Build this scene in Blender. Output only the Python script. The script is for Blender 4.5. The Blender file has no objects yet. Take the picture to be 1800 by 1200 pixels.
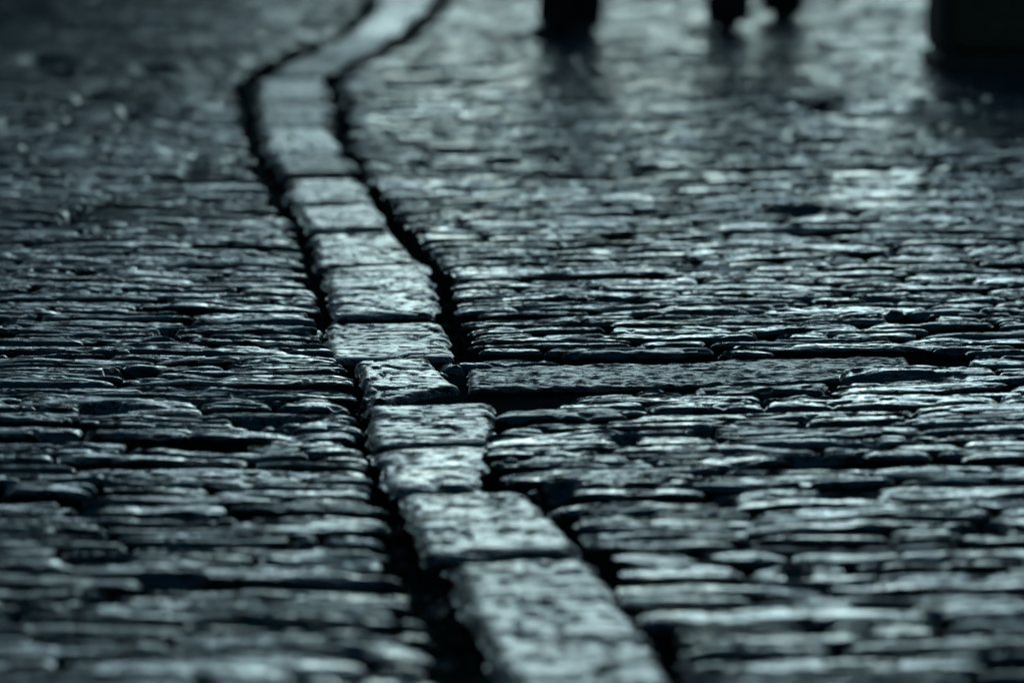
import bpy, math, random
import numpy as np
from mathutils import Vector

random.seed(7)
rng = np.random.default_rng(7)
sc = bpy.context.scene
col = sc.collection

# ------------------------------------------------------------------ camera
CAM_H = 0.92            # crouching photographer
F_PX = 6000.0           # focal length in pixels of an 1800 px wide frame
HORIZON = -330.0        # row of the horizon (above the frame)
PITCH = math.atan((600.0 - HORIZON) / F_PX)
cam = bpy.data.cameras.new('camera')
cam.sensor_width = 36.0
cam.lens = 36.0 * F_PX / 1800.0
cam.clip_start = 0.1
cam.clip_end = 2000.0
cam.dof.use_dof = True
cam.dof.focus_distance = 5.75
cam.dof.aperture_fstop = 2.8
cam.dof.aperture_blades = 9
cam_o = bpy.data.objects.new('camera', cam)
cam_o.location = (0, 0, CAM_H)
cam_o.rotation_euler = (math.pi / 2 - PITCH, 0, 0)
col.objects.link(cam_o)
sc.camera = cam_o

# ------------------------------------------------------------------ sky, sun, exposure
SUN_EL, SUN_AZ = math.radians(12.5), math.radians(0.5)   # azimuth measured from +Y towards +X
w = bpy.data.worlds.new('World')
sc.world = w
w.use_nodes = True
nt = w.node_tree
bg = nt.nodes['Background']
sky = nt.nodes.new('ShaderNodeTexSky')
sky.sky_type = 'NISHITA'
sky.sun_disc = False
sky.sun_elevation = SUN_EL
sky.sun_rotation = SUN_AZ
sky.air_density = 1.0
sky.dust_density = 3.0
sky.ozone_density = 0.3
nt.links.new(sky.outputs[0], bg.inputs[0])
bg.inputs[1].default_value = 0.065
sun = bpy.data.lights.new('sun', 'SUN')
sun.energy = 1.0
sun.angle = math.radians(30)
sun.color = (1.0, 0.94, 0.86)
sun_o = bpy.data.objects.new('sun', sun)
sd = Vector((math.sin(SUN_AZ) * math.cos(SUN_EL), math.cos(SUN_AZ) * math.cos(SUN_EL), math.sin(SUN_EL)))
sun_o.rotation_euler = (-sd).to_track_quat('-Z', 'Y').to_euler()
sun_o.location = sd * 50
col.objects.link(sun_o)
vs = sc.view_settings
vs.view_transform = 'Standard'
vs.look = 'None'
vs.gamma = 1.0
vs.exposure = -0.6
vs.use_curve_mapping = False
try:
    vs.use_white_balance = True
    vs.white_balance_temperature = 4240
    vs.white_balance_tint = -17
except Exception:
    pass
sc.render.engine = 'CYCLES'
sc.cycles.use_denoising = True
sc.cycles.denoising_prefilter = 'ACCURATE'
sc.cycles.denoising_input_passes = 'RGB_ALBEDO_NORMAL'
sc.cycles.use_adaptive_sampling = False
sc.cycles.max_bounces = 5
sc.cycles.caustics_reflective = False
sc.cycles.caustics_refractive = False

# ------------------------------------------------------------------ numeric helpers
LAT = rng.random((256, 256)).astype(np.float32)

def vnoise(x, y):
    """smooth value noise, -1..1"""
    x = np.asarray(x, np.float64); y = np.asarray(y, np.float64)
    x, y = np.broadcast_arrays(x, y)
    xi = np.floor(x).astype(np.int64); yi = np.floor(y).astype(np.int64)
    fx = x - xi; fy = y - yi
    fx = fx * fx * fx * (fx * (fx * 6 - 15) + 10)
    fy = fy * fy * fy * (fy * (fy * 6 - 15) + 10)
    x0 = xi & 255; x1 = (xi + 1) & 255; y0 = yi & 255; y1 = (yi + 1) & 255
    a = LAT[x0, y0] * (1 - fx) + LAT[x1, y0] * fx
    b = LAT[x0, y1] * (1 - fx) + LAT[x1, y1] * fx
    return (a * (1 - fy) + b * fy) * 2 - 1

def sstep(a, b, x):
    t = np.clip((x - a) / (b - a), 0, 1)
    return t * t * (3 - 2 * t)

def ground(px, py):
    """street point seen at a spot of the photograph (1800 x 1200), on z = 0"""
    a = math.atan((py - 600.0) / F_PX) + PITCH
    d = CAM_H / math.tan(a)
    r = math.hypot(d, CAM_H)
    depth = r * math.cos(a - PITCH)
    return (px - 900.0) / F_PX * depth, d

def curve(pts):
    g = [ground(*p) for p in pts]
    g.sort(key=lambda t: t[1])
    ys = np.array([t[1] for t in g]); xs = np.array([t[0] for t in g])
    return lambda y: np.interp(y, ys, xs)

# edges of the strip of slabs and of the two paved areas beside it
PAVE_EDGE = curve([(830, 1300), (775, 1200), (738, 1100), (705, 1000), (672, 900), (640, 800), (618, 700), (612, 650),
                   (570, 600), (560, 540), (540, 500), (520, 400), (478, 350), (460, 300), (432, 250), (420, 200),
                   (416, 160), (432, 130), (478, 98), (535, 78), (588, 60), (622, 36), (640, 8), (648, -40), (632, -90), (590, -130)])
ROAD_EDGE = curve([(1290, 1300), (1215, 1200), (1165, 1110), (1095, 1050), (1065, 1000), (1030, 950), (1000, 900), (940, 860),
                   (845, 820), (852, 770), (885, 725), (880, 690), (835, 650), (832, 610), (815, 575), (795, 530), (792, 490), (768, 450), (722, 400),
                   (682, 350), (640, 300), (610, 250), (600, 200), (597, 160), (602, 130), (664, 98), (714, 70),
                   (756, 36), (784, 8), (800, -40), (786, -90), (745, -130)])
STRIP_MID = curve([(1060, 1300), (1040, 1200), (985, 1100), (920, 1000), (860, 900), (780, 820), (755, 750), (715, 660), (680, 590),
                   (665, 500), (620, 400), (570, 330), (530, 240), (515, 160), (545, 110), (635, 70), (680, 36), (705, 8), (715, -40),
                   (700, -90), (660, -130)])

# chipped-out hollows seen in the photograph: centre, half width, half depth (photo pixels), depth in m
HOLES = [(235, 658, 40, 9, .03), (178, 726, 34, 7, .03), (150, 893, 32, 11, .03), (308, 912, 45, 8, .025), (140, 940, 40, 9, .03),
         (170, 990, 55, 12, .03), (300, 1024, 45, 9, .025), (180, 1060, 36, 9, .025), (125, 385, 14, 12, .03), (290, 590, 14, 8, .02),
         (470, 745, 60, 8, .02), (1240, 765, 18, 10, .03), (1400, 1005, 22, 14, .03), (1100, 775, 20, 7, .03), (1600, 575, 40, 9, .02),
         (1520, 460, 55, 7, .02), (1560, 1060, 50, 9, .03), (1720, 940, 40, 8, .025), (1350, 600, 30, 6, .02), (1130, 300, 16, 6, .03),
         (1085, 418, 26, 6, .02), (1400, 380, 40, 6, .02), (1490, 880, 45, 8, .025), (980, 860, 30, 10, .02), (560, 560, 20, 6, .02),
         (110, 770, 45, 5, .02), (270, 125, 30, 9, .03), (75, 112, 30, 7, .03), (160, 175, 18, 7, .03), (235, 195, 24, 8, .02),
         (20, 222, 10, 8, .02), (1440, 195, 30, 9, .03), (1410, 255, 14, 8, .02), (880, 285, 26, 5, .02), (795, 150, 24, 5, .03), (1550, 540, 30, 6, .015)]
HG = []
for (hx, hy, hw, hh, dz) in HOLES:
    gx, gy = ground(hx, hy)
    gy0 = ground(hx, hy + hh)[1]; gy1 = ground(hx, hy - hh)[1]
    HG.append((gx, 0.5 * (gy0 + gy1), 1.15 * hw / F_PX * gy, 0.6 * (gy1 - gy0), 1.4 * dz))

def relief(x, y):
    """height of the worn street surface: fall towards the strip, waves, hollows"""
    x = np.asarray(x, float); y = np.asarray(y, float)
    off = x - STRIP_MID(y)
    z = 0.026 * (np.sqrt(np.clip(np.abs(off) - 0.1, 0, None) ** 2 + 0.02) - 0.141) * np.exp(-np.abs(off) * 0.35)
    z = z + 0.008 * vnoise(x / 0.85 + 112.7, y / 0.75 + 57.1) + 0.0035 * vnoise(x / 0.34 + 3.7, y / 0.26 + 91.2)
    for (gx, gy, a, b, dz) in HG:
        q = ((x - gx) / a) ** 2 + ((y - gy) / b) ** 2
        q = q * (1 + 0.3 * vnoise(x / 0.03, y / 0.03))
        z = z - dz * (1 - sstep(0.45, 1.3, q))
    return z

def make_mesh(name, V, F, smooth=True):
    """V (n,3), F (m,4) quads"""
    me = bpy.data.meshes.new(name)
    n, m = len(V), len(F)
    k = F.shape[1]
    me.vertices.add(n); me.vertices.foreach_set('co', np.ascontiguousarray(V, np.float32).ravel())
    me.loops.add(m * k); me.loops.foreach_set('vertex_index', np.ascontiguousarray(F, np.int32).ravel())
    me.polygons.add(m)
    me.polygons.foreach_set('loop_start', np.arange(0, m * k, k, dtype=np.int32))
    me.polygons.foreach_set('loop_total', np.full(m, k, np.int32))
    me.polygons.foreach_set('use_smooth', np.full(m, smooth, bool))
    me.update(calc_edges=True)
    return me

def link(name, me, mat=None, parent=None, loc=(0, 0, 0)):
    o = bpy.data.objects.new(name, me)
    col.objects.link(o)
    o.location = loc
    if mat is not None:
        me.materials.append(mat)
    if parent is not None:
        o.parent = parent
    return o

def tag(o, label=None, cat=None, group=None, kind=None):
    if label: o['label'] = label
    if cat: o['category'] = cat
    if group: o['group'] = group
    if kind: o['kind'] = kind
    return o

_gc = {}
def grid_faces(nu, nv):
    if (nu, nv) not in _gc:
        i, j = np.meshgrid(np.arange(nu), np.arange(nv), indexing='ij')
        a = i * (nv + 1) + j
        _gc[(nu, nv)] = np.stack([a, a + nv + 1, a + nv + 2, a + 1], -1).reshape(-1, 4)
    return _gc[(nu, nv)]

# ------------------------------------------------------------------ materials
def nodes(name):
    m = bpy.data.materials.new(name)
    m.use_nodes = True
    return m, m.node_tree.nodes, m.node_tree.links, m.node_tree.nodes['Principled BSDF']

def stone_material(name, dark, light, rough, bump, pit_scale=1.0, stretch=0.25):
    m, N, L, P = nodes(name)
    geo = N.new('ShaderNodeNewGeometry')
    oi = N.new('ShaderNodeObjectInfo')
    mp = N.new('ShaderNodeMapping'); mp.inputs['Scale'].default_value = (stretch, 1, 1)
    L.new(geo.outputs['Position'], mp.inputs['Vector'])
    def noise(scale, detail, rgh=0.55):
        n = N.new('ShaderNodeTexNoise'); n.inputs['Scale'].default_value = scale
        n.inputs['Detail'].default_value = detail; n.inputs['Roughness'].default_value = rgh
        L.new(mp.outputs[0], n.inputs['Vector']); return n
    big, mid, fine = noise(9, 4), noise(60, 5), noise(260, 3)
    def math_(op, a, b=None):
        x = N.new('ShaderNodeMath'); x.operation = op
        for i, v in enumerate((a, b)):
            if v is None: continue
            if isinstance(v, (int, float)): x.inputs[i].default_value = v
            else: L.new(v, x.inputs[i])
        return x.outputs[0]
    rnd = math_('ADD', oi.outputs['Random'], geo.outputs['Random Per Island'])
    rnd = math_('FRACT', rnd)
    t = math_('ADD', math_('MULTIPLY', mid.outputs['Fac'], 0.9), math_('MULTIPLY', rnd, 0.5))
    t = math_('ADD', t, math_('MULTIPLY', big.outputs['Fac'], 0.5))
    ramp = N.new('ShaderNodeValToRGB')
    ramp.color_ramp.elements[0].position = 0.55; ramp.color_ramp.elements[0].color = (*dark, 1)
    ramp.color_ramp.elements[1].position = 1.35; ramp.color_ramp.elements[1].color = (*light, 1)
    mr = math_('MULTIPLY', t, 0.8)
    ramp.color_ramp.elements[0].position = 0.42; ramp.color_ramp.elements[1].position = 1.0
    L.new(mr, ramp.inputs[0])
    L.new(ramp.outputs[0], P.inputs['Base Color'])
    r = math_('ADD', math_('MULTIPLY', mid.outputs['Fac'], rough[1]), math_('MULTIPLY', big.outputs['Fac'], rough[1] * 0.7))
    r = math_('ADD', r, math_('MULTIPLY', rnd, .14))
    r = math_('ADD', r, rough[0])
    at = N.new('ShaderNodeAttribute'); at.attribute_type = 'OBJECT'; at.attribute_name = 'unpolished'
    r = math_('ADD', r, at.outputs['Fac'])
    L.new(r, P.inputs['Roughness'])
    P.inputs['IOR'].default_value = 1.45
    # pock marks full of dirt, sunk by the bump
    b1 = N.new('ShaderNodeBump'); b1.inputs['Strength'].default_value = 1.0; b1.inputs['Distance'].default_value = bump[0]
    L.new(mid.outputs['Fac'], b1.inputs['Height'])
    mp2 = N.new('ShaderNodeMapping'); mp2.inputs['Scale'].default_value = (.55, 1, 1)
    L.new(geo.outputs['Position'], mp2.inputs['Vector'])
    masks = []
    for (sc_, lo, hi) in ((62 * pit_scale, .585, .66), (150 * pit_scale, .60, .68)):
        pit = N.new('ShaderNodeTexNoise'); pit.inputs['Scale'].default_value = sc_; pit.inputs['Detail'].default_value = 2.5
        L.new(mp2.outputs[0], pit.inputs['Vector'])
        pr = N.new('ShaderNodeMapRange'); pr.inputs['From Min'].default_value = lo; pr.inputs['From Max'].default_value = hi
        L.new(pit.outputs['Fac'], pr.inputs['Value']); masks.append(pr.outputs[0])
    pm = math_('MAXIMUM', masks[0], masks[1])
    # thin splits along the layers of the stone
    for (sx, sc_, wd, br) in ((.10, 34, .022, 14), (.16, 75, .030, 30)):
        mp3 = N.new('ShaderNodeMapping'); mp3.inputs['Scale'].default_value = (sx, 1, 1)
        L.new(geo.outputs['Position'], mp3.inputs['Vector'])
        cn = N.new('ShaderNodeTexNoise'); cn.inputs['Scale'].default_value = sc_; cn.inputs['Detail'].default_value = 3
        L.new(mp3.outputs[0], cn.inputs['Vector'])
        line = math_('SUBTRACT', 1.0, math_('DIVIDE', math_('ABSOLUTE', math_('SUBTRACT', cn.outputs['Fac'], .5)), wd))
        bn = N.new('ShaderNodeTexNoise'); bn.inputs['Scale'].default_value = br; bn.inputs['Detail'].default_value = 2
        L.new(mp2.outputs[0], bn.inputs['Vector'])
        gate = N.new('ShaderNodeMapRange'); gate.inputs['From Min'].default_value = .47; gate.inputs['From Max'].default_value = .56
        L.new(bn.outputs['Fac'], gate.inputs['Value'])
        cl = math_('MULTIPLY', math_('MAXIMUM', line, 0.0), gate.outputs[0])
        pm = math_('MAXIMUM', pm, cl)
    dk = N.new('ShaderNodeMix'); dk.data_type = 'RGBA'
    L.new(pm, dk.inputs['Factor']); L.new(ramp.outputs[0], dk.inputs['A']); dk.inputs['B'].default_value = (.012, .014, .013, 1)
    L.new(dk.outputs['Result'], P.inputs['Base Color'])
    L.new(math_('ADD', r, math_('MULTIPLY', pm, .5)), P.inputs['Roughness'])
    L.new(math_('SUBTRACT', .5, math_('MULTIPLY', pm, .42)), P.inputs['Specular IOR Level'])
    b2 = N.new('ShaderNodeBump'); b2.inputs['Strength'].default_value = 1.0; b2.inputs['Distance'].default_value = bump[1]
    L.new(math_('SUBTRACT', 1.0, pm), b2.inputs['Height']); L.new(b1.outputs[0], b2.inputs['Normal'])
    b3 = N.new('ShaderNodeBump'); b3.inputs['Strength'].default_value = 1.0; b3.inputs['Distance'].default_value = bump[2]
    L.new(fine.outputs['Fac'], b3.inputs['Height']); L.new(b2.outputs[0], b3.inputs['Normal'])
    L.new(b3.outputs[0], P.inputs['Normal'])
    return m

def plain(name, c, rough, bump=0.0, scale=40.0, var=0.3, spec=0.5):
    m, N, L, P = nodes(name)
    geo = N.new('ShaderNodeNewGeometry')
    n = N.new('ShaderNodeTexNoise'); n.inputs['Scale'].default_value = scale; n.inputs['Detail'].default_value = 5
    L.new(geo.outputs['Position'], n.inputs['Vector'])
    ramp = N.new('ShaderNodeValToRGB')
    ramp.color_ramp.elements[0].position = 0.3; ramp.color_ramp.elements[0].color = (*[v * (1 - var) for v in c], 1)
    ramp.color_ramp.elements[1].position = 0.7; ramp.color_ramp.elements[1].color = (*[v * (1 + var) for v in c], 1)
    L.new(n.outputs['Fac'], ramp.inputs[0]); L.new(ramp.outputs[0], P.inputs['Base Color'])
    P.inputs['Roughness'].default_value = rough
    P.inputs['Specular IOR Level'].default_value = spec
    if bump:
        b = N.new('ShaderNodeBump'); b.inputs['Distance'].default_value = bump
        L.new(n.outputs['Fac'], b.inputs['Height']); L.new(b.outputs[0], P.inputs['Normal'])
    return m

M_STONE = stone_material('wet_schist', (.008, .018, .022), (.038, .064, .072), (.0, .165), (.0013, .0028, .0003), 1.0, 0.13)
M_SLAB = stone_material('wet_pale_slab', (.018, .024, .027), (.060, .073, .078), (.075, .17), (.0012, .0030, .0003), 0.9)
M_PLANK = stone_material('rippled_slab', (.018, .022, .023), (.05, .055, .055), (.12, .22), (.0075, .0018, .0012), 1.9, 0.45)
M_DIRT = plain('damp_joint_soil', (.010, .011, .010), 1.0, .004, 120, .5, 0.0)
M_PATCH = plain('dark_mortar', (.012, .015, .016), 1.0, .0025, 260, .4, 0.0)
M_GROUND = plain('far_paving', (.03, .036, .04), 0.5, .01, 6, .4)
M_MOSS = plain('dark_moss', (.03, .045, .022), 0.9, 0, 60, .5, 0.1)

# ------------------------------------------------------------------ the ground far around
ng = 40
gx = np.linspace(-300, 300, ng + 1); gy = np.linspace(-60, 540, ng + 1)
GX, GY = np.meshgrid(gx, gy, indexing='ij')
V = np.stack([GX, GY, np.full_like(GX, -0.16)], -1).reshape(-1, 3)
o = link('ground', make_mesh('ground', V, grid_faces(ng, ng)), M_GROUND)
tag(o, 'dark ground stretching away beyond the paved street', 'ground', kind='structure')

Y0, Y1 = 3.05, 19.5
def bed(name, side):
    ny, nx = 420, 90
    ys = Y0 - 0.4 + (Y1 - Y0 + 0.8) * np.linspace(0, 1, ny + 1) ** 1.5
    t = np.linspace(0, 1, nx + 1) ** 1.6
    if side == 'pave':
        e = PAVE_EDGE(ys) - 0.012; far = -7.0
    elif side == 'road':
        e = ROAD_EDGE(ys) + 0.012; far = 7.0
    if side in ('pave', 'road'):
        X = e[:, None] + (far - e)[:, None] * t[None, :]
        Yv = np.repeat(ys[:, None], nx + 1, 1)
        Z = relief(X, Yv) - 0.024 + 0.006 * vnoise(X / .03, Yv / .03)
        Z[:, 0] = -0.12
        if side == 'pave':
            X, Yv, Z = X[:, ::-1], Yv[:, ::-1], Z[:, ::-1]
    else:
        a = PAVE_EDGE(ys) - 0.05; b = ROAD_EDGE(ys) + 0.05
        tt = np.linspace(0, 1, nx + 1)
        X = a[:, None] + (b - a)[:, None] * tt[None, :]
        Yv = np.repeat(ys[:, None], nx + 1, 1)
        Z = -0.068 + 0.018 * vnoise(X / .05, Yv / .07) + 0.006 * vnoise(X / .012, Yv / .012)
    # grid index: i along y, j along x -> flip so that normals point up
    F = grid_faces(ny, nx)[:, ::-1]
    V = np.stack([X, Yv, Z], -1).reshape(-1, 3)
    return link(name, make_mesh(name, V, F), M_DIRT)

pavement = tag(bed('pavement', 'pave'), 'wet dark stone paving left of the pale slab strip, long thin setts in rows', 'pavement', kind='structure')
road = tag(bed('road', 'road'), 'wet dark stone paving right of the pale slab strip, rounded setts in rows', 'road', kind='structure')
strip = tag(bed('gutter', 'strip'), 'winding strip of paler slabs between two black gaps', 'gutter', kind='structure')

# ------------------------------------------------------------------ setts
def in_poly(poly, x, y):
    ins = np.zeros(np.shape(x), bool)
    n = len(poly)
    for i in range(n):
        x1, y1 = poly[i]; x2, y2 = poly[(i + 1) % n]
        c = (y1 > y) != (y2 > y)
        with np.errstate(divide='ignore', invalid='ignore'):
            ins ^= c & (x < (x2 - x1) * (y - y1) / (y2 - y1) + x1)
    return ins

CLEAR = [ground(*p) for p in [(780, 640), (825, 637), (1000, 633), (1300, 627), (1596, 618), (1690, 630), (1700, 656), (1606, 664), (1500, 684),
                              (1240, 692), (1160, 702), (1040, 704), (960, 720), (860, 726), (780, 712)]]

def sett(x0f, x1f, ylo, yhi, res, p):
    """one worn stone. x0f/x1f: end x as functions of y; ylo/yhi: edges as functions of x."""
    xa = float(x0f(p['yc'])); xb = float(x1f(p['yc']))
    Lx = max(xb - xa, .02); W = p['w']
    nu = int(np.clip(round(Lx / res[0]), 6, 60)); nv = int(np.clip(round(W / res[1]), 5, 26))
    u = np.linspace(0, 1, nu + 1); v = np.linspace(0, 1, nv + 1)
    u = 0.5 - 0.5 * np.cos(np.pi * u) * (0.35 + 0.65 * 1) if nu < 10 else u * 0.7 + 0.3 * (0.5 - 0.5 * np.cos(np.pi * u))
    v = v * 0.6 + 0.4 * (0.5 - 0.5 * np.cos(np.pi * v))
    U, Vv = np.meshgrid(u, v, indexing='ij')
    Xg = xa + (xb - xa) * U
    Y = ylo(Xg) + (yhi(Xg) - ylo(Xg)) * Vv
    X = x0f(Y) + (x1f(Y) - x0f(Y)) * U
    # the ends narrow like worn schist
    a = np.abs(2 * U - 1)
    tap = 1 - p['tap'] * a ** p['tp']
    ymid = (ylo(X) + yhi(X)) * 0.5 + p['bow'] * (1 - a ** 2) * W
    Y = ymid + (Vv - 0.5) * (yhi(X) - ylo(X)) * tap
    du0 = U * Lx; du1 = (1 - U) * Lx
    qx = np.maximum(np.clip(1 - du0 / p['r0'], 0, 1), np.clip(1 - du1 / p['r1'], 0, 1))
    dv = np.minimum(Vv, 1 - Vv) * W
    qy = np.clip(1 - dv / p['rv'], 0, 1)
    q = np.hypot(qx, qy)
    R = p['rh']
    h = -R * (1 - np.sqrt(np.clip(1 - np.minimum(q, 1) ** 2, 0, 1))) - R * 0.6 * np.clip(q - 1, 0, None)
    h = h - p['dome'] * (2 * Vv - 1) ** 2 - p['domex'] * a ** 2
    h = h + p['tx'] * (U - .5) * Lx + p['ty'] * (Vv - .5) * W
    s = p['seed']
    amp = p['lam'] * min(1, W / .05)
    h = h + 0.0030 * vnoise(X / 0.07 + s, Y / 0.035 + s * .37)
    if p['yc'] < 11:
        lam = vnoise(X / 0.24 + s, (Y + 0.01 * vnoise(X / .09 + s, 0 * X)) / 0.0105 + s * 1.7)
        h = h + amp * lam
        cr = np.abs(vnoise(X / 0.26 + s * 2.3, Y / 0.021 + s))
        h = h - 1.6 * amp * np.exp(-(cr / 0.10) ** 2)
        pit = vnoise(X / 0.022 + s * 3.1, Y / 0.014 + s * .7)
        h = h - p['pit'] * sstep(.35, .7, pit)
    if res[0] < .009:
        h = h + 0.0006 * vnoise(X / 0.008 + s, Y / 0.006)
    Z = p['z'] + h + relief(X, Y)
    P = np.stack([X, Y, Z], -1)
    # skirt
    bi = np.concatenate([np.arange(nu + 1) * (nv + 1), nu * (nv + 1) + np.arange(1, nv + 1),
                         (np.arange(nu - 1, -1, -1)) * (nv + 1) + nv, np.arange(nv - 1, 0, -1)])
    ring = P.reshape(-1, 3)[bi].copy()
    c = P.reshape(-1, 3).mean(0)
    ring[:, 2] = np.minimum(ring[:, 2] - .01, c[2] - 0.055)
    ring[:, :2] += (c[:2] - ring[:, :2]) * 0.05
    n0 = (nu + 1) * (nv + 1)
    k = len(bi)
    kk = np.arange(k)
    sk = np.stack([bi, n0 + kk, n0 + (kk + 1) % k, np.roll(bi, -1)], -1)
    V = np.concatenate([P.reshape(-1, 3), ring]); F = np.concatenate([grid_faces(nu, nv), sk[:, ::-1]])
    return V, F

def lay(side):
    R = random.Random(11 if side == 'pave' else 23)
    specs = []
    y = Y0; k = 0
    while y < Y1:
        wrow = R.choice([.034, .04, .046, .052, .058, .066, .078]) * (0.9 if side == 'pave' else 1.0)
        ya, yb = y, y + wrow
        y = yb; k += 1
        def mk(yk, kk):
            def f(x):
                return yk + 0.030 * vnoise(x / 0.8 + 5.5, yk / 0.7 + (40 if side == 'road' else 0)) + 0.006 * vnoise(x / 0.22, kk * 7.77) + 0.002 * vnoise(x / 0.05, kk * 3.77)
            return f
        flo, fhi = mk(ya, k), mk(yb, k + 1)
        yc = 0.5 * (ya + yb)
        half = 0.15 * yc + 0.36
        if side == 'pave':
            xs, xe = -half, float(PAVE_EDGE(yc))
        else:
            xs, xe = float(ROAD_EDGE(yc)), half
        # free stretches of the row
        xx = np.arange(xs, xe, 0.004)
        if len(xx) < 8: continue
        free = np.ones(len(xx), bool)
        if side == 'road':
            free &= ~in_poly(CLEAR, xx, 0.5 * (flo(xx) + fhi(xx)))
        i = 0
        while i < len(xx):
            if not free[i]:
                i += 1; continue
            j = i
            while j < len(xx) and free[j]: j += 1
            a, b = xx[i], xx[j - 1]
            i = j
            cuts = [a]
            while True:
                Ln = R.lognormvariate(math.log(.25 if side == 'pave' else .20), .42)
                Ln = min(max(Ln, .07), .6)
                if cuts[-1] + Ln > b - .06: break
                cuts.append(cuts[-1] + Ln)
            cuts.append(b)
            for c in range(len(cuts) - 1):
                specs.append((cuts[c], cuts[c + 1], c == 0, c == len(cuts) - 2, abs(a - xs) < .01, abs(b - xe) < .01, flo, fhi, yc, wrow))
    stones = []
    for (a, b, first, last, at_s, at_e, flo, fhi, yc, wrow) in specs:
        g0, g1 = R.uniform(.001, .008), R.uniform(.001, .008)
        skew = R.uniform(-.25, .25)
        e0 = first and at_s and side == 'road'
        e1 = last and at_e and side == 'pave'
        jit = R.gauss(0, float(np.interp(yc, [5, 11], [.019, .036])))
        def x0f(Y, a=a, e0=e0, g0=g0, skew=skew, yc=yc, jit=jit):
            return ROAD_EDGE(Y) + (abs(jit) - .008) if e0 else a + g0 + skew * (np.asarray(Y) - yc)
        skew2 = R.uniform(-.25, .25)
        def x1f(Y, b=b, e1=e1, g1=g1, skew2=skew2, yc=yc, jit=jit):
            return PAVE_EDGE(Y) - (abs(jit) - .008) if e1 else b - g1 + skew2 * (np.asarray(Y) - yc)
        gy = R.uniform(.0004, .0026)
        splits = [(0.0, 1.0)]
        rr = R.random()
        if wrow > .05 and rr < (.4 if side == 'pave' else .25):
            m = R.uniform(.38, .62); splits = [(0, m), (m, 1)]
        for (s0, s1) in splits:
            lo = lambda x, s0=s0, flo=flo, fhi=fhi, gy=gy: flo(x) + (fhi(x) - flo(x)) * s0 + gy * (1 if s0 == 0 else .4)
            hi = lambda x, s1=s1, flo=flo, fhi=fhi, gy=gy: flo(x) + (fhi(x) - flo(x)) * s1 - gy * (1 if s1 == 1 else .4)
            wd = wrow * (s1 - s0) - gy
            worn = R.random()
            p = dict(yc=yc, w=wd, tap=R.uniform(.15, .9), tp=R.uniform(2, 6), bow=R.uniform(-.2, .2),
                     r0=R.uniform(.02, .05) if e0 else R.uniform(.008, .035), r1=R.uniform(.02, .05) if e1 else R.uniform(.008, .035),
                     rv=min(R.uniform(.005, .015), wd * .5), rh=R.uniform(.003, .009) * float(np.interp(yc, [7, 13], [1, 1.5])) * (0.75 if len(splits) > 1 else 1),
                     dome=R.uniform(.0, .0025), domex=R.uniform(0, .0025), tx=R.gauss(0, .009), ty=R.gauss(0, .03),
                     seed=R.uniform(0, 200), lam=(R.choice([.001, .0018, .0026, .0034]) if side == 'pave' else R.choice([.0004, .001, .0018, .0026])),
                     pit=R.choice([.001, .002, .004, .006]), z=R.gauss(0, float(np.interp(yc, [6.5, 13], [.0026, .0045]))) - (0.020 if R.random() < .05 else 0))
            xm = 0.5 * (a + b)
            size = (b - a) * wd / (yc * yc * yc)
            inview = (abs(xm) - 0.5 * (b - a)) < 0.152 * yc and yc > 3.5 and yc < 17
            stones.append((size if inview else size * 1e-3, x0f, x1f, lo, hi, yc, p))
    return stones

def build(side, parent):
    st = lay(side)
    order = sorted(range(len(st)), key=lambda i: -st[i][0])
    own = set(order[:298])
    rest_v, rest_f, off = [], [], 0
    for i, (size, x0f, x1f, lo, hi, yc, p) in enumerate(st):
        if yc < 4.3: res = (.008, .0055)
        elif yc < 7.3: res = (.0068, .0036)
        elif yc < 10: res = (.012, .008)
        else: res = (.016, .010)
        V, F = sett(x0f, x1f, lo, hi, res, p)
        if i in own:
            c = V.mean(0); c[2] = 0
            o = link('paving_stone', make_mesh('paving_stone', V - c, F), M_STONE, parent, tuple(c))
            o['unpolished'] = .22 if (i * 7919) % 9 == 0 else 0.0      # now and then a duller, drier stone
        else:
            rest_v.append(V); rest_f.append(F + off); off += len(V)
    o = link('paving_stones', make_mesh('paving_stones', np.concatenate(rest_v), np.concatenate(rest_f)), M_STONE, parent)
    tag(o, kind='stuff')
    print(side, len(st), 'stones, rest verts', off)

build('pave', pavement)
build('road', road)

# ------------------------------------------------------------------ the strip of slabs
SLABS = [  # far-left, far-right, near-right, near-left corner in the photograph
    ((775, 978), (1040, 972), (1195, 1195), (900, 1215)), ((905, 1225), (1200, 1205), (1300, 1330), (960, 1330)),
    ((705, 864), (915, 862), (1022, 962), (745, 970)),
    ((655, 784), (868, 776), (835, 855), (682, 862)), ((643, 710), (876, 704), (862, 772), (652, 780)),
    ((628, 628), (745, 624), (812, 672), (640, 700)), ((580, 562), (775, 560), (795, 618), (572, 624)),
    ((563, 466), (750, 458), (772, 548), (590, 552)), ((545, 408), (690, 404), (740, 454), (560, 462)),
    ((513, 362), (655, 358), (690, 400), (540, 404)), ((498, 312), (622, 308), (650, 354), (508, 358)),
    ((472, 268), (600, 266), (620, 304), (492, 308)), ((460, 226), (578, 224), (600, 262), (470, 264)),
    ((452, 181), (574, 180), (580, 221), (458, 223)), ((458, 137), (566, 135), (572, 178), (450, 179)),
    ((528, 97), (624, 97), (572, 132), (466, 134)), ((606, 62), (688, 62), (632, 94), (536, 95)),
    ((650, 32), (728, 32), (694, 59), (612, 60)), ((668, 4), (752, 4), (732, 29), (654, 30)),
    ((664, -25), (768, -25), (760, 1), (654, 1)), ((668, -52), (768, -52), (768, -28), (664, -28)),
    ((655, -82), (758, -82), (768, -55), (668, -55)), ((625, -108), (730, -108), (756, -85), (652, -85))]

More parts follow.
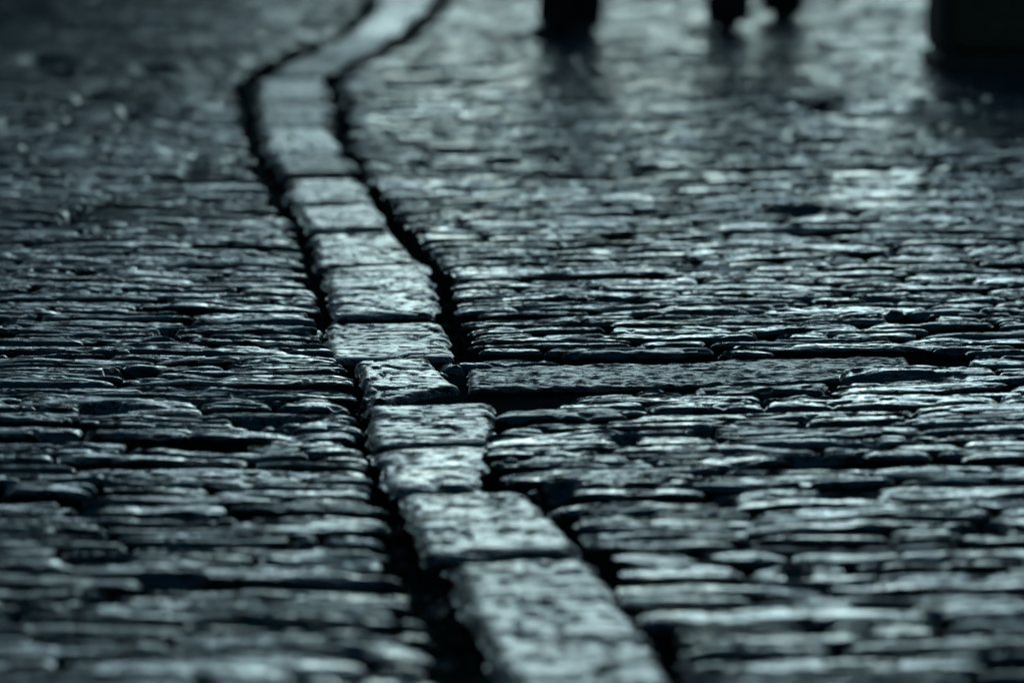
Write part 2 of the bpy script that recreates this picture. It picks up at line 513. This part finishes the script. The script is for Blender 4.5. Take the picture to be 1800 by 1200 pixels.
def slab(corners, res, p, name, mat, parent, thick=.05):
    g = [np.array(ground(*c)) for c in corners]
    fl, fr, nr, nl = g
    Lx = np.linalg.norm(nr - nl); Ly = np.linalg.norm(fl - nl)
    nu = int(np.clip(round(Lx / res[0]), 8, 160)); nv = int(np.clip(round(Ly / res[1]), 8, 110))
    u = np.linspace(0, 1, nu + 1); v = np.linspace(0, 1, nv + 1)
    u = u * .7 + .3 * (.5 - .5 * np.cos(np.pi * u)); v = v * .8 + .2 * (.5 - .5 * np.cos(np.pi * v))
    U, W = np.meshgrid(u, v, indexing='ij')
    s = p['seed']
    XY = ((nl * 1)[None, None] * ((1 - U) * (1 - W))[..., None] + nr[None, None] * (U * (1 - W))[..., None]
          + fl[None, None] * ((1 - U) * W)[..., None] + fr[None, None] * (U * W)[..., None])
    X, Y = XY[..., 0], XY[..., 1]
    k = np.abs(2 * U - 1) ** 2
    X = X + k * p['ragged'] * vnoise(Y / .06 + s, (U > .5) * 9.7 + s)
    X = X + k * p['ragged'] * .5 * vnoise(Y / .02 + s, (U > .5) * 5.7 + s)
    Y = Y + np.abs(2 * W - 1) ** 2 * p['ragged'] * .7 * vnoise(X / .08 + s, (W > .5) * 3.3 + s)
    qx = np.clip(1 - np.minimum(U, 1 - U) * Lx / p['r'], 0, 1); qy = np.clip(1 - np.minimum(W, 1 - W) * Ly / (p['r'] * 1.3), 0, 1)
    q = np.hypot(qx, qy)
    h = -p['rh'] * (1 - np.sqrt(np.clip(1 - np.minimum(q, 1) ** 2, 0, 1))) - .6 * p['rh'] * np.clip(q - 1, 0, None)
    h = h + p['wave'] * vnoise(X / .11 + s, Y / .09 + s) + p['lam'] * vnoise(X / .10 + s, (Y + .02 * vnoise(X / .1, Y / .2 + s)) / .016 + s)
    h = h + p['lam'] * .8 * vnoise(X / .05 + s, Y / .028 + 2 * s)
    cr = np.abs(vnoise(X / .22 + s, Y / .07 + s * 1.3))
    h = h - p['crack'] * np.exp(-(cr / .05) ** 2)
    pit = vnoise(X / .017 + s, Y / .019 + s * 1.9)
    h = h - p['pit'] * .8 * sstep(.38, .7, pit)
    h = h + p['tilt'] * (W - .5) * Ly
    if p.get('rip'):
        h = h + p['rip'] * vnoise(X / .020 + s, Y / .0095 + s) + p['rip'] * .5 * vnoise(X / .010, Y / .006)
    Z = h + p['z']
    P = np.stack([X, Y, Z], -1)
    bi = np.concatenate([np.arange(nu + 1) * (nv + 1), nu * (nv + 1) + np.arange(1, nv + 1),
                         (np.arange(nu - 1, -1, -1)) * (nv + 1) + nv, np.arange(nv - 1, 0, -1)])
    ring = P.reshape(-1, 3)[bi].copy(); c = P.reshape(-1, 3).mean(0)
    ring[:, 2] = np.minimum(ring[:, 2] - .01, p['z'] - thick)
    ring[:, :2] += (c[:2] - ring[:, :2]) * .02
    n0 = (nu + 1) * (nv + 1); kk = np.arange(len(bi))
    sk = np.stack([bi, n0 + kk, n0 + (kk + 1) % len(bi), np.roll(bi, -1)], -1)
    V = np.concatenate([P.reshape(-1, 3), ring]); F = np.concatenate([grid_faces(nu, nv), sk[:, ::-1]])
    c[2] = 0
    return link(name, make_mesh(name, V - c, F), mat, parent, tuple(c))

R = random.Random(5)
for i, cs in enumerate(SLABS):
    py = 0.5 * (cs[0][1] + cs[2][1])
    res = (.0055, .006) if py > 420 else (.012, .016)
    so = slab(cs, res, dict(seed=R.uniform(0, 200), ragged=.010 if py > 380 else .022, r=R.uniform(.018, .034), rh=R.uniform(.010, .016), wave=.0018, lam=R.uniform(.0007, .0013),
                       crack=.006, pit=R.uniform(.003, .006), tilt=R.uniform(-.012, .012), z=R.uniform(-.006, .002)), 'gutter_slab', M_SLAB, strip, .07)
    so['unpolished'] = float(np.interp(py, [20, 120, 300, 480], [.07, .17, .12, 0.0]))   # less trodden stones stay rougher

# the flat rippled slab let into the road, and the sunken mortar around it
o = slab([(826, 642), (1592, 623), (1606, 660), (826, 680)], (.005, .0034),
         dict(seed=3.3, ragged=.006, r=.010, rh=.007, rip=.0020, wave=.0022, lam=.0010, crack=0, pit=.0008, tilt=.004, z=-.003), 'flat_slab', M_PLANK, road, .06)
o['label'] = 'long flat slab with finely rippled top and straight edges'
def poly_sheet(name, pts, z, mat, parent, bump):
    """a thin irregular mortar bed, triangulated as a fan over a grid of strips"""
    g = np.array([ground(*p) for p in pts]); n = len(g) // 2
    far = g[:n]; near = g[n:][::-1]
    nx, ny = 90, 30
    t = np.linspace(0, 1, nx + 1); s = np.linspace(0, n - 1, nx + 1)
    fx = np.interp(s, range(n), far[:, 0]); fy = np.interp(s, range(n), far[:, 1])
    nx_ = np.interp(s, range(n), near[:, 0]); ny_ = np.interp(s, range(n), near[:, 1])
    v = np.linspace(0, 1, ny + 1)
    X = nx_[:, None] + (fx - nx_)[:, None] * v; Y = ny_[:, None] + (fy - ny_)[:, None] * v
    Z = z + bump * vnoise(X / .05, Y / .05)
    V = np.stack([X, Y, Z], -1).reshape(-1, 3)
    return link(name, make_mesh(name, V, grid_faces(nx, ny)), mat, parent)
o = poly_sheet('mortar_patch', [(640, 668), (800, 640), (1000, 640), (1300, 634), (1700, 625), (1720, 668), (1500, 690), (1240, 700), (1000, 716), (640, 716)][:5]
               + [(1720, 668), (1500, 692), (1180, 704), (980, 722), (640, 722)], -0.019, M_PATCH, road, .002)
o['label'] = 'smooth dark sunken mortar around the flat slab'

# broken edge stones between the flat slab and the first row in front of it
def rubble(px, py, wpx, hpx, seed, z, R=random.Random(2)):
    a = ground(px - wpx, py); b = ground(px + wpx, py)
    yl = ground(px, py + hpx)[1]; yh = ground(px, py - hpx)[1]
    p = dict(yc=.5 * (yl + yh), w=yh - yl, tap=.55, tp=3, bow=0, r0=.025, r1=.025, rv=min(.02, (yh - yl) * .5), rh=.012, dome=.003, domex=.004,
             tx=R.gauss(0, .03), ty=0, seed=seed, lam=.0025, pit=.004, z=z)
    V, F = sett(lambda Y: a[0] + 0 * np.asarray(Y, float), lambda Y: b[0] + 0 * np.asarray(Y, float), lambda x: yl + 0 * x, lambda x: yh + 0 * x, (.006, .004), p)
    c = V.mean(0); c[2] = 0
    link('paving_stone', make_mesh('paving_stone', V - c, F), M_STONE, road, tuple(c))
for r in [(1060, 689, 62, 5, 1.1, -.006), (1160, 687, 50, 5, 4.4, -.006), (1215, 688, 30, 4, 7.7, -.008), (1580, 666, 105, 9, 9.1, .004),
          (1360, 688, 110, 4, 12.1, -.008), (792, 634, 26, 3.2, 15.2, -.008), (830, 631, 44, 3, 18.2, -.006), (775, 643, 18, 3, 21.5, -.012)]:
    rubble(*r)

# moss and grit in the joints beside the strip
nb = 14000
ys = Y0 + .4 + (11.5 - Y0) * rng.random(nb) ** 1.3
pick = rng.random(nb)
xs = np.where(pick < .5, PAVE_EDGE(ys) + .004 + .05 * rng.random(nb) ** 1.5, ROAD_EDGE(ys) - .004 - .05 * rng.random(nb) ** 1.5)
zs = -0.072 + .012 * rng.random(nb)
hh = .012 + .034 * rng.random(nb) ** 2.2
an = rng.random(nb) * 2 * np.pi
lean = .6 * hh
b = np.stack([xs, ys, zs], -1)
wv = np.stack([np.cos(an), np.sin(an), 0 * an], -1) * .0012
tip = b + np.stack([np.cos(an * 3.3) * lean, np.sin(an * 3.3) * lean, hh], -1)
mid = (b + tip) * .5 + np.array([0, 0, .004])
V = np.stack([b - wv, b + wv, mid + wv * .8, mid - wv * .8, tip + wv * .15, tip - wv * .15], 1).reshape(-1, 3)
i0 = np.arange(nb)[:, None] * 6
F = np.concatenate([i0 + np.array([[0, 1, 2, 3]]), i0 + np.array([[3, 2, 4, 5]])])
o = link('moss', make_mesh('moss', V, F), M_MOSS)
tag(o, 'dark ragged moss and weeds growing in the gaps beside the slab strip', 'moss', kind='stuff')

# grit, chips and silt lumps lying in the gaps
ngr = 2600
ys = Y0 + .4 + (12 - Y0) * rng.random(ngr) ** 1.3
side = rng.random(ngr) < .5
xs = np.where(side, PAVE_EDGE(ys) + .07 * rng.random(ngr), ROAD_EDGE(ys) - .07 * rng.random(ngr))
rr = .004 + .014 * rng.random(ngr) ** 3
ico = np.array([(1, 0, 0), (-1, 0, 0), (0, 1, 0), (0, -1, 0), (0, 0, 1), (0, 0, -1)], float)
V = ico[None] * (.7 + .6 * rng.random((ngr, 6, 1))) * rr[:, None, None] * np.array([1.3, 1.1, .7])
aa = rng.random(ngr) * 6.28
V = np.stack([V[..., 0] * np.cos(aa)[:, None] - V[..., 1] * np.sin(aa)[:, None], V[..., 0] * np.sin(aa)[:, None] + V[..., 1] * np.cos(aa)[:, None], V[..., 2]], -1)
V = (V + np.stack([xs, ys, -0.062 + .012 * rng.random(ngr)], -1)[:, None]).reshape(-1, 3)
F = (np.arange(ngr)[:, None, None] * 6 + np.array([(0, 2, 4), (2, 1, 4), (1, 3, 4), (3, 0, 4), (2, 0, 5), (1, 2, 5), (3, 1, 5), (0, 3, 5)])[None]).reshape(-1, 3)
o = link('grit', make_mesh('grit', V, F, False), M_STONE)
tag(o, 'loose stone chips and grit lying in the gaps beside the slab strip', 'grit', kind='stuff')

# ------------------------------------------------------------------ people, cabinet and house (see below)
M_TROUSER = plain('dark_trouser_cloth', (.014, .013, .014), .9, .001, 90, .3, .2)
M_COAT = plain('dark_coat_cloth', (.016, .018, .022), .9, .001, 70, .3, .2)
M_SHOE = plain('black_shoe_leather', (.008, .008, .009), .5, .0005, 80, .3)
M_SOLE = plain('dark_rubber', (.012, .012, .012), .8, 0, 80, .2)
M_SKIN = plain('skin', (.35, .22, .16), .6, 0, 30, .1)
M_HAIR = plain('dark_hair', (.015, .011, .009), .6, .002, 150, .4)

def skin(name, pts, edges, rad, mat, parent, root=0, sub=2):
    me = bpy.data.meshes.new(name)
    me.from_pydata([tuple(p) for p in pts], edges, [])
    o = link(name, me, mat, parent)
    sm = o.modifiers.new('skin', 'SKIN'); sm.use_smooth_shade = True
    sv = me.skin_vertices[0].data
    for i, r in enumerate(rad):
        sv[i].radius = (r, r) if not isinstance(r, tuple) else r
        sv[i].use_root = (i == root)
    ss = o.modifiers.new('sub', 'SUBSURF'); ss.levels = sub; ss.render_levels = sub
    dg = bpy.context.evaluated_depsgraph_get()
    ev = bpy.data.meshes.new_from_object(o.evaluated_get(dg))
    o.modifiers.clear()
    ev.name = name
    o.data = ev
    if not ev.materials: ev.materials.append(mat)
    for p in ev.polygons: p.use_smooth = True
    return o

def shoe(parent, at, yaw, L=.29):
    """a shoe: side profile swept as rings from heel to toe, plus a sole"""
    n, m = 14, 14
    t = np.linspace(0, 1, n)
    wid = np.interp(t, [0, .1, .3, .5, .72, .9, 1], [.022, .033, .034, .036, .046, .036, .012])
    top = np.interp(t, [0, .08, .25, .4, .6, .85, 1], [.07, .10, .105, .092, .062, .045, .028])
    P = []
    for i in range(n):
        for j in range(m):
            a = 2 * math.pi * j / m
            cx, cz = math.cos(a), math.sin(a)
            x = wid[i] * math.copysign(abs(cx) ** .7, cx)
            z = .012 + (top[i] - .012) * (0.5 + 0.5 * math.copysign(abs(cz) ** .8, cz))
            x *= 1 - .35 * max(0, cz) * (1 if t[i] < .5 else .5)
            P.append((x, (t[i] - .28) * L, z))
    P = np.array(P)
    F = []
    for i in range(n - 1):
        for j in range(m):
            F.append((i * m + j, i * m + (j + 1) % m, (i + 1) * m + (j + 1) % m, (i + 1) * m + j))
    F = np.array(F)
    c, s = math.cos(yaw), math.sin(yaw)
    def rot(Q): return np.stack([Q[:, 0] * c - Q[:, 1] * s + at[0], Q[:, 0] * s + Q[:, 1] * c + at[1], Q[:, 2] + at[2]], -1)
    me = make_mesh('shoe', rot(P), F)
    # close heel and toe
    o = link('shoe', me, M_SHOE, parent)
    bm_cap = []
    import bmesh
    bm = bmesh.new(); bm.from_mesh(me)
    bmesh.ops.holes_fill(bm, edges=[e for e in bm.edges if e.is_boundary], sides=0)
    bmesh.ops.recalc_face_normals(bm, faces=bm.faces)
    bm.to_mesh(me); bm.free()
    S = []
    for zz in (0.0, .016):
        for i in range(n): S.append((wid[i] * 1.06 + .002, (t[i] - .28) * L, zz))
        for i in range(n - 1, -1, -1): S.append((-wid[i] * 1.06 - .002, (t[i] - .28) * L, zz))
    k = 2 * n
    bm = bmesh.new()
    vs_ = [bm.verts.new(q) for q in rot(np.array(S))]
    bm.faces.new(vs_[:k]); bm.faces.new(vs_[k:])
    for i in range(k): bm.faces.new((vs_[i], vs_[(i + 1) % k], vs_[k + (i + 1) % k], vs_[k + i]))
    bmesh.ops.recalc_face_normals(bm, faces=bm.faces)
    ms = bpy.data.meshes.new('sole'); bm.to_mesh(ms); bm.free()
    link('sole', ms, M_SOLE, o)
    return o

def person(label, x, y, yaw, lf, rf, hem, wide):
    """standing adult. lf, rf: (sideways, forward, yaw) of each foot in the body's own frame"""
    z0 = float(relief(x, y)) + .004
    root = bpy.data.objects.new('person', None); col.objects.link(root)
    root.location = (x, y, z0); root.rotation_euler = (0, 0, yaw)
    tag(root, label, 'person', 'people standing at the far end of the street')
    hip, knee = .90, .49
    def leg(f, s): return [(s * .095, 0, hip), (s * .095 * .4 + f[0] * .6, f[1] * .45 + .035, knee), (f[0], f[1] - .02, .10)]
    Lg, Rg = leg(lf, -1), leg(rf, 1)
    # body: pelvis, spine, neck, head, arms, legs
    pts = [(0, 0, .95), (0, 0, 1.15), (0, 0, 1.38), (0, .0, 1.49), (0, .012, 1.56), (0, .02, 1.66), (0, .015, 1.75),
           (-.17, 0, 1.42), (-.24, -.02, 1.14), (-.24, .06, .90), (-.24, .09, .82),
           (.17, 0, 1.42), (.24, -.02, 1.14), (.24, .06, .90), (.24, .09, .82)] + Lg + Rg
    ed = [(0, 1), (1, 2), (2, 3), (3, 4), (4, 5), (5, 6), (2, 7), (7, 8), (8, 9), (9, 10), (2, 11), (11, 12), (12, 13), (13, 14),
          (0, 15), (15, 16), (16, 17), (0, 18), (18, 19), (19, 20)]
    rad = [(.15, .11), (.14, .10), (.16, .11), .055, .055, (.075, .095), (.05, .06), .06, .045, .034, .035, .06, .045, .034, .035,
           .085, .055, .036, .085, .055, .036]
    skin('body', pts, ed, rad, M_SKIN, root)
    # trousers
    tp = [(0, 0, .96)] + Lg + Rg
    tp[3] = (tp[3][0], tp[3][1] + .02, hem); tp[6] = (tp[6][0], tp[6][1] + .02, hem)
    tp += [(tp[3][0], tp[3][1], hem - .035), (tp[6][0], tp[6][1], hem - .035)]
    skin('trousers', tp, [(0, 1), (1, 2), (2, 3), (0, 4), (4, 5), (5, 6), (3, 7), (6, 8)], [(.17, .125), .115, .09, wide, .115, .09, wide, wide, wide], M_TROUSER, root)
    # coat with sleeves
    cp = [(0, 0, .78), (0, 0, 1.0), (0, 0, 1.2), (0, 0, 1.40), (0, .005, 1.50), (-.185, 0, 1.43), (-.25, -.02, 1.14), (-.25, .055, .91),
          (.185, 0, 1.43), (.25, -.02, 1.14), (.25, .055, .91)]
    skin('coat', cp, [(0, 1), (1, 2), (2, 3), (3, 4), (3, 5), (5, 6), (6, 7), (3, 8), (8, 9), (9, 10)],
         [(.21, .16), (.19, .145), (.18, .135), (.18, .13), .075, .08, .065, .05, .08, .065, .05], M_COAT, root)
    skin('hair', [(0, -.03, 1.60), (0, -.02, 1.70), (0, .0, 1.77)], [(0, 1), (1, 2)], [(.075, .075), (.088, .095), (.06, .07)], M_HAIR, root)
    import bmesh
    for s in (-1, 1):   # hands: palm with five separate fingers
        hp = [(s * .245, .09, .83), (s * .245, .105, .76)]; he = [(0, 1)]; hr = [(.02, .032), (.016, .036)]
        for q, (dy, ln) in enumerate(((-.03, .06), (-.01, .075), (.01, .08), (.03, .07))):
            b0 = len(hp)
            hp += [(s * .243, .105 + dy, .755), (s * .24, .11 + dy, .755 - ln * .5), (s * .228, .115 + dy, .755 - ln)]
            he += [(1, b0), (b0, b0 + 1), (b0 + 1, b0 + 2)]; hr += [.009, .0085, .007]
        b0 = len(hp)
        hp += [(s * .235, .14, .80), (s * .225, .16, .765)]; he += [(0, b0), (b0, b0 + 1)]; hr += [.012, .009]
        skin('hand', hp, he, hr, M_SKIN, root, 0, 1)
    for f in (lf, rf):
        shoe(root, (f[0], f[1], 0.0), f[2])
    return root

ax, ay = ground(1012, 62)
person('dark clothed person standing with both feet close together, left of the striding one', ax, ay, math.radians(160), (-.03, 0, .05), (.04, .12, -.12), .05, .085)
bx, by = ground(1330, 52)
person('dark clothed person with legs set wide apart beside the dark cabinet', bx, by, math.radians(4), (-.165, -.30, .1), (.165, .36, -.3), .05, .10)

# street cabinet at the right edge
import bmesh
def box(bm, x0, x1, y0, y1, z0, z1, bev=.004):
    r = bmesh.ops.create_cube(bm, size=1.0)
    for v in r['verts']:
        v.co = Vector((x0 + (v.co.x + .5) * (x1 - x0), y0 + (v.co.y + .5) * (y1 - y0), z0 + (v.co.z + .5) * (z1 - z0)))
    if bev:
        es = list({e for v in r['verts'] for e in v.link_edges})
        bmesh.ops.bevel(bm, geom=es, offset=bev, segments=2, affect='EDGES', profile=.6)
def obj(name, fn, mat, parent):
    bm = bmesh.new(); fn(bm)
    me = bpy.data.meshes.new(name); bm.to_mesh(me); bm.free()
    return link(name, me, mat, parent)
M_BOX = plain('dark_painted_timber', (.034, .028, .02), .7, .001, 30, .3, .3)
M_BOX2 = plain('olive_panel', (.05, .046, .022), .7, .001, 30, .3, .3)
M_IRON = plain('dark_iron', (.02, .02, .02), .5, .0005, 80, .3)
cx0, cy0 = ground(1650, 138)
cab = bpy.data.objects.new('cabinet', None); col.objects.link(cab)
cab.location = (cx0, cy0, float(relief(cx0, cy0)) - .004)
tag(cab, 'dark boxy street cabinet standing at the right edge of the paving', 'cabinet')
CW, CD, CH = .74, .42, 1.05
obj('plinth', lambda bm: box(bm, -.012, CW + .012, -.012, CD + .012, -.03, .07, .03), M_BOX, cab)
obj('carcass', lambda bm: box(bm, 0, CW, .012, CD, .071, CH, .03), M_BOX, cab)
def frame(bm):
    for (a, b, c, d) in ((0, .05, .075, CH - .01), (CW - .05, CW, .075, CH - .01), (CW / 2 - .03, CW / 2 + .03, .075, CH - .01)):
        box(bm, a + .001, b - .001, -.006, .0105, c, d, .002)
obj('frame', frame, M_BOX, cab)
for k in range(2):
    x0 = .055 + k * (CW / 2 - .022)
    d = obj('door', lambda bm: box(bm, x0, x0 + CW / 2 - .092, -.001, .0095, .10, CH - .04, .002), M_BOX2 if k == 0 else M_BOX, cab)
    obj('handle', lambda bm: box(bm, x0 + (CW / 2 - .13 if k == 0 else .02), x0 + (CW / 2 - .11 if k == 0 else .04), -.026, -.0015, .5, .62, .004), M_IRON, d)
obj('top', lambda bm: box(bm, -.02, CW + .02, -.02, CD + .02, CH + .001, CH + .04), M_BOX, cab)

# house whose dark front is mirrored in the paving at the upper left
M_WALL = plain('grey_render', (.05, .052, .05), .95, .004, 5, .3, .2)
M_ROOF = plain('slate', (.03, .032, .035), .8, .01, 20, .3, .2)
M_GLASS = plain('window_glass', (.01, .012, .014), .15, 0, 10, .1)
M_WOOD = plain('dark_wood', (.03, .022, .016), .7, .001, 30, .3, .3)
hs = bpy.data.objects.new('house', None); col.objects.link(hs)
hs.location = (-3.9, 36.0, -.16)
tag(hs, 'dark stone street house beyond the upper left corner, mirrored in the wet paving', 'house')
HL, HH, HD = 62.0, 9.6, 9.0
obj('wall', lambda bm: box(bm, -HD, 0, 0, HL, 0, HH, 0), M_WALL, hs)
def roof(bm):
    a = [bm.verts.new(q) for q in ((.35, -.3, HH + .003), (-HD - .35, -.3, HH + .003), (-HD / 2, -.3, HH + 2.8))]
    b = [bm.verts.new((v.co.x, HL + .3, v.co.z)) for v in a]
    bm.faces.new(a); bm.faces.new(b[::-1])
    for i in range(3): bm.faces.new((a[i], b[i], b[(i + 1) % 3], a[(i + 1) % 3]))
    bmesh.ops.recalc_face_normals(bm, faces=bm.faces)
obj('roof', roof, M_ROOF, hs)
for fl in range(2):
    for k in range(16):
        yy = 1.6 + k * 3.6
        if fl == 0 and k % 3 == 1:
            d = obj('door', lambda bm: box(bm, .002, .05, yy, yy + 1.0, .1, 2.2, .005), M_WOOD, hs)
            obj('handle', lambda bm: box(bm, .052, .09, yy + .8, yy + .9, 1.1, 1.14, .004), M_IRON, d)
            continue
        z0 = 1.1 + fl * 2.9
        wn = obj('window', lambda bm: box(bm, .002, .02, yy + .06, yy + .94, z0 + .06, z0 + 1.34, 0), M_GLASS, hs)
        def fr(bm):
            box(bm, .003, .06, yy, yy + .055, z0, z0 + 1.4, .004); box(bm, .003, .06, yy + .945, yy + 1.0, z0, z0 + 1.4, .004)
            box(bm, .003, .055, yy + .06, yy + .94, z0, z0 + .055, .004); box(bm, .003, .055, yy + .06, yy + .94, z0 + 1.345, z0 + 1.4, .004)
            box(bm, .022, .045, yy + .48, yy + .52, z0 + .06, z0 + 1.34, .004)
        obj('frame', fr, M_WOOD, wn)
